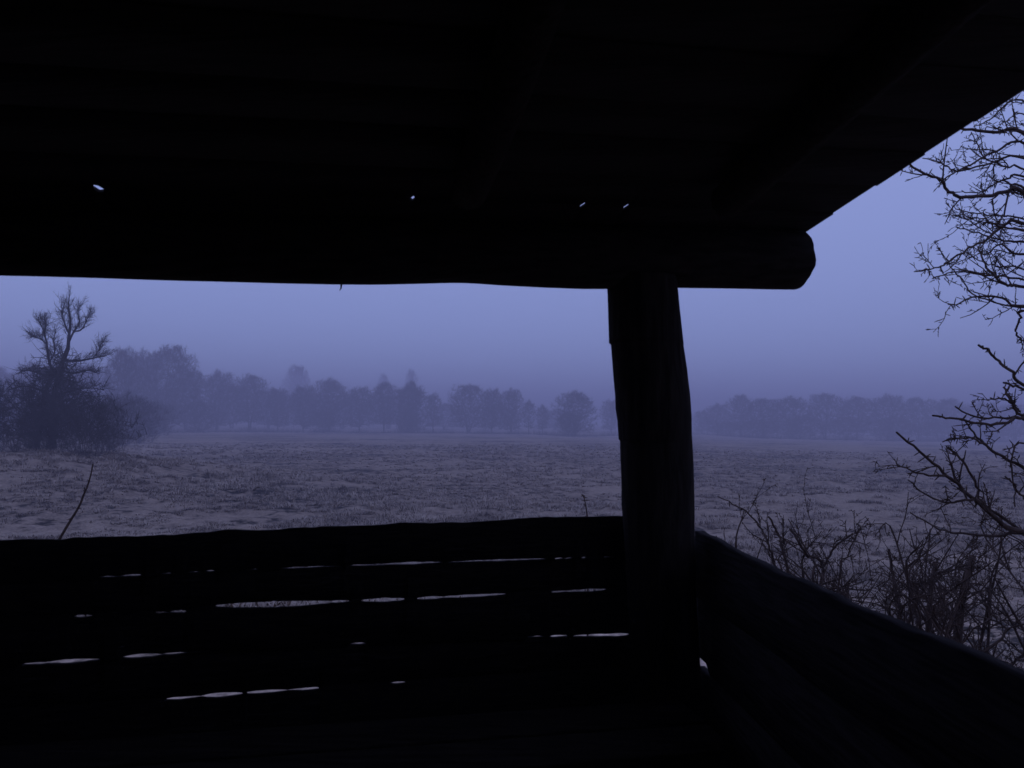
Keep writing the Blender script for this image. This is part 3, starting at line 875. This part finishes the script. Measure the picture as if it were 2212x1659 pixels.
def stem_part(root, org, pts, r0_, r1_, name='trunk'):
    P = smoothline(pts, 16); T = Tubes(); T.add(P, np.linspace(r0_, r1_, 16) * (1 + 0.08 * np.sin(np.arange(16) * 1.7)))
    obj(name, T.mesh(name, M_BARK, 9, org), root)
    return P

# overhanging tree: its trunk stands just outside the right edge of the view
DT = 3.5
b0 = unproj(2480, 1500, DT); gb = float(gz(b0[0], b0[1]))
torg = np.array([b0[0], b0[1], gb])
near = empty('bare_tree', tuple(torg), label='bare twiggy tree reaching in beside the roof edge at upper right', cat='tree')
tp = [torg + np.array([0, 0, -0.15]), unproj(2460, 1250, DT), unproj(2420, 900, DT), unproj(2400, 600, DT), unproj(2370, 330, DT), unproj(2330, 60, DT), unproj(2290, -180, DT)]
TP = stem_part(near, torg, tp, 0.055, 0.012)
def tp_at(y):
    k = min(range(len(TP)), key=lambda i: abs(TP[i][2] - unproj(2400, y, DT)[2])); return TP[k]
BR = [
    ([(1244, 280), (1100, 270), (930, 255), (840, 230)], 3.5, -0.10, 0.013, 0.006, 9, 420),
    ([(1244, 580), (1170, 570), (1050, 600), (900, 605), (840, 560), (820, 520), (740, 490), (660, 440), (600, 400)], 3.4, -0.25, 0.013, 0.005, 12, 640),
    ([(1244, 330), (1100, 370), (1000, 420), (900, 470), (820, 520)], 3.6, -0.2, 0.009, 0.0035, 12, 480),
    ([(1244, 400), (1080, 430), (900, 470), (830, 440), (720, 400)], 3.45, 0.25, 0.008, 0.003, 12, 520),
    ([(1244, 110), (1140, 140), (1060, 210), (980, 240)], 3.7, 0.1, 0.007, 0.003, 8, 330),
    ([(1244, 180), (1190, 190), (1160, 215), (1200, 250)], 3.8, 0.1, 0.005, 0.0025, 5, 360),
    ([(1244, 740), (1150, 745), (1060, 820), (960, 870), (850, 945), (790, 975), (680, 990)], 3.4, -0.2, 0.011, 0.0028, 14, 820),
    ([(1244, 840), (1130, 830), (1000, 790), (890, 765)], 3.5, 0.15, 0.009, 0.003, 9, 860),
    ([(1244, 1170), (1130, 1130), (1000, 1120), (900, 1160), (850, 1165)], 3.5, -0.1, 0.009, 0.003, 7, 1010),
    ([(1244, 1070), (1160, 1060), (1080, 1010), (1030, 930), (1010, 860)], 3.45, 0.1, 0.011, 0.004, 9, 960),
    ([(1244, 1035), (1070, 1015), (950, 990), (860, 1000), (770, 1025)], 3.3, 0.2, 0.007, 0.003, 6, 930),
    ([(1244, 720), (1110, 705), (1000, 690), (890, 670)], 3.7, 0.0, 0.007, 0.003, 8, 760),
    ([(1244, 1180), (1000, 1120), (930, 1040), (860, 960), (790, 860)], 3.6, -0.1, 0.006, 0.0025, 5, 1040),
    ([(1244, 560), (1170, 575), (1140, 690), (1110, 745), (1060, 770)], 3.45, 0.05, 0.008, 0.003, 7, 620),
    ([(1244, 600), (1090, 610), (1095, 700), (1110, 760)], 3.4, 0.1, 0.006, 0.003, 4, 640),
    ([(1244, 500), (1160, 510), (1090, 540), (1020, 580), (920, 575)], 3.55, 0.1, 0.008, 0.003, 9, 560),
    ([(1244, 780), (1190, 770), (1120, 760), (1030, 720), (930, 720)], 3.3, 0.1, 0.009, 0.003, 9, 800),
    ([(1244, 900), (1180, 890), (1120, 850), (1060, 900), (1010, 900)], 3.6, 0.1, 0.009, 0.003, 9, 860),
    ([(1244, 980), (1150, 970), (1050, 950), (960, 905)], 3.7, 0.1, 0.007, 0.003, 6, 900),
    ([(1244, 1195), (1225, 1230), (1200, 1300), (1225, 1340), (1250, 1350)], 3.5, 0.1, 0.007, 0.005, 4, 1150),
    ([(1244, 460), (1150, 450), (1040, 400), (1000, 330), (970, 270)], 3.65, 0.1, 0.008, 0.0025, 9, 520),
]
for pts, dp, dd, r0_, r1_, nt, ay in BR:
    traced_branch(near, torg, [z4(*p) for p in pts], dp, dd, r0_ * 0.85, r1_ * 0.85, int(nt * 0.62 + 0.5), 0.06, 0.30, start=tp_at((200 + ay / 2.073) * 0.864 + 60))

# shrub whose bare shoots lean in at mid height
DS = 3.1
b1 = unproj(2420, 1650, DS); gs = float(gz(b1[0], b1[1])); sorg = np.array([b1[0], b1[1], gs])
shrub = empty('bare_shrub', tuple(sorg), label='bare shrub with long leaning shoots at the right picture edge', cat='shrub')
SP = stem_part(shrub, sorg, [sorg + np.array([0, 0, -0.12]), unproj(2400, 1500, DS), unproj(2330, 1330, DS), unproj(2270, 1200, DS), unproj(2330, 1000, DS), unproj(2360, 850, DS), unproj(2350, 700, DS)], 0.035, 0.010)
def sp_at(y):
    zt = unproj(2300, y, DS)[2]
    return SP[min(range(len(SP)), key=lambda i: abs(SP[i][2] - zt))]
SB = [
    ([(1170, 870), (1080, 800), (960, 700), (860, 610), (720, 490), (580, 370)], 3.0, 0.0, 0.014, 0.005, 4, 1190),
    ([(930, 670), (860, 610), (720, 590), (580, 550)], 3.0, -0.05, 0.008, 0.003, 3, None),
    ([(1020, 750), (960, 720), (870, 740), (760, 710), (640, 620)], 3.0, 0.05, 0.008, 0.003, 3, None),
    ([(1244, 300), (1150, 325), (1020, 330), (880, 300), (770, 285)], 3.1, -0.05, 0.010, 0.0045, 2, 960),
    ([(1244, 310), (1150, 305), (980, 290), (890, 240)], 3.15, 0.0, 0.007, 0.004, 2, 980),
    ([(1244, 560), (1110, 490), (1010, 410), (940, 320)], 3.2, 0.05, 0.011, 0.004, 4, 1080),
    ([(1110, 490), (1000, 415), (900, 405), (820, 420)], 3.2, 0.1, 0.007, 0.003, 2, None),
    ([(1244, 900), (1030, 740), (1000, 660), (940, 540), (850, 450)], 3.3, 0.0, 0.010, 0.005, 3, 1230),
    ([(1244, 290), (1180, 220), (1140, 140)], 3.2, 0.0, 0.009, 0.005, 3, 960),
    ([(1230, 270), (1160, 210), (1070, 200)], 3.25, 0.0, 0.006, 0.004, 2, None),
    ([(1244, 900), (1100, 910), (950, 900), (820, 880), (650, 790)], 3.5, 0.2, 0.013, 0.004, 6, 1250),
    ([(1244, 150), (1140, 110)], 3.1, 0.0, 0.008, 0.005, 1, 900),
    ([(1244, 130), (1180, 60), (1100, 0), (1055, -55), (1010, -75)], 3.1, 0.0, 0.009, 0.0055, 2, 880),
    ([(1244, 430), (1180, 520), (1190, 640), (1200, 760)], 3.1, 0.1, 0.006, 0.003, 4, 1040),
    ([(1244, 700), (1190, 640), (1145, 600)], 3.0, 0.0, 0.006, 0.004, 2, 1100),
]
for pts, dp, dd, r0_, r1_, nt, ay in SB:
    traced_branch(shrub, sorg, [z5(*p) for p in pts], dp, dd, r0_ * 0.85, r1_ * 0.85, nt, 0.06, 0.24, start=None if ay is None else sp_at(ay), level=1)

# thicket beyond the parapet
def thicket(cx, depth, top, width, n_st, seed, label, traced=()):
    global g9
    g9 = np.random.default_rng(seed)
    p = unproj(cx, 1300, depth); z = float(gz(p[0], p[1])); org = np.array([p[0], p[1], z])
    o = empty('thicket_shrub', tuple(org), label=label, cat='shrub', group='bare shrubs beyond the parapet')
    ztop = unproj(cx, top, depth)[2] - z
    wd = width / FPX * depth
    for i in range(int(n_st * 0.8)):
        a = g9.random() * 6.28
        base = org + np.array([math.cos(a), math.sin(a), 0]) * 0.16 * g9.random() ** 0.5; base[2] = float(gz(base[0], base[1])) - 0.05
        hgt = ztop * (0.55 + 0.47 * g9.random())
        ea = a + g9.normal() * 0.5
        tip = base + np.array([math.cos(ea), math.sin(ea), 0]) * wd * 0.5 * (0.25 + 0.75 * g9.random()); tip[2] = z + hgt
        P = smoothline([base, base + (tip - base) * np.array([.25, .25, .4]) + g9.normal(size=3) * .06, base + (tip - base) * np.array([.6, .6, .75]) + g9.normal(size=3) * .10, tip], 14)
        r = 0.006 + 0.007 * g9.random()
        R = np.linspace(r, 0.0022, 14)
        T = Tubes(); T.add(P, R)
        grow_twigs(T, P, R, int(6 + 5 * g9.random()), 0.10, 0.46, 1)
        obj('stem', T.mesh('stem', M_TWIG, 4, org), o)
    for pts, r0_, r1_, nt in traced:
        P0_ = [unproj(*zL(*q), depth) for q in pts]
        traced_branch(o, org, [zL(*q) for q in pts], depth, 0.05, r0_, r1_, nt, 0.05, 0.22, start=org + np.array([0, 0, 0.02]))
thicket(1690, 3.7, 1150, 240, 8, 201, 'sparse shrub with a long arching shoot just right of the log post',
        [([(800, 520), (770, 380), (740, 280), (690, 180), (620, 100), (540, 50), (450, 0)], 0.009, 0.0022, 6),
         ([(870, 520), (850, 430), (830, 330), (800, 230), (740, 120)], 0.010, 0.005, 4),
         ([(1050, 450), (960, 340), (920, 270), (870, 190)], 0.010, 0.006, 4)])
thicket(1800, 3.5, 1105, 300, 11, 202, 'tangled bare shrub with a short stub twig, second from the log post',
        [([(1000, 480), (1060, 400), (1130, 290), (1230, 215)], 0.008, 0.004, 4), ([(1150, 450), (1190, 350), (1260, 190)], 0.006, 0.003, 4)])
thicket(1890, 4.0, 1120, 300, 12, 203, 'dense brown shrub behind the middle of the parapet',
        [([(1500, 700), (1480, 600), (1460, 450), (1430, 310)], 0.012, 0.007, 4)])
thicket(1985, 3.3, 1160, 320, 12, 204, 'dark upright shrub with thick stems before the lower parapet',
        [([(1660, 760), (1680, 560), (1700, 380)], 0.015, 0.009, 4)])
thicket(2080, 3.8, 1120, 340, 13, 205, 'thick tangle of twigs below the leaning shoots',
        [([(1800, 950), (1820, 830), (1850, 600), (1920, 350)], 0.026, 0.017, 6)])
thicket(2180, 3.1, 1180, 340, 12, 206, 'dark brown shrub at the lower right picture corner')
thicket(2290, 3.6, 1130, 360, 11, 207, 'bare shrub cut off by the right picture edge above the parapet end')

# lone stalks in front of the hut
def stalk(pts, depth, r0_, r1_, label):
    P = [unproj(x, y, depth) for x, y in pts]
    b = P[-1] + (P[-1] - P[-2]) * 0.2
    gzb = float(gz(b[0], b[1])); org = np.array([b[0], b[1], gzb])
    P = smoothline(P[::-1], 16); P = np.vstack([[org + np.array([0, 0, -0.04])], P])
    T = Tubes(); T.add(P, np.linspace(r0_, r1_, len(P)))
    for j in range(14):
        k = int(g9.integers(4, len(P) - 1)); d = unit(g9.normal(size=3) + np.array([0, 0, .6])); l2 = 0.01 + 0.02 * g9.random()
        T.add([P[k], P[k] + d * l2 * .6, P[k] + d * l2], [0.003, 0.003, 0.001])
    o = obj('bare_stalk', T.mesh('bare_stalk', M_TWIG, 6, org), None, tuple(org))
    tag(o, label, 'stalk', 'lone stalks before the opening')
stalk([(201, 1002), (196, 1026), (189, 1050), (181, 1068), (172, 1092), (160, 1112), (147, 1133), (128, 1166), (118, 1190)], 4.4, 0.009, 0.0032, 'long bare stalk leaning above the sill below the old gnarled tree')
stalk([(1259, 1068), (1264, 1085), (1268, 1110), (1270, 1135)], 4.6, 0.006, 0.0025, 'short thin stalk above the sill just left of the log post')

# ------------------------------------------------------------------ mist
V = np.array([[x, y, z] for x in (-1560, 1560) for y in (-1560, 1560) for z in (-8.0, 33.0)])
F = np.array([[0, 1, 3, 2], [4, 6, 7, 5], [0, 4, 5, 1], [2, 3, 7, 6], [0, 2, 6, 4], [1, 5, 7, 3]])
mh = bpy.data.materials.new('dusk_mist'); mh.use_nodes = True
hn, hl = mh.node_tree.nodes, mh.node_tree.links
hn.clear()
pv = hn.new('ShaderNodeVolumePrincipled')
pv.inputs['Color'].default_value = (0.71, 0.675, 0.80, 1)
pv.inputs['Density'].default_value = 0.0038
pv.inputs['Anisotropy'].default_value = 0.0
ho = hn.new('ShaderNodeOutputMaterial'); hl.new(pv.outputs[0], ho.inputs['Volume'])
hz_ = obj('haze', fastmesh('haze', V, [F], mh))
tag(hz_, 'blue grey dusk mist lying over the meadow', 'mist', kind='stuff')
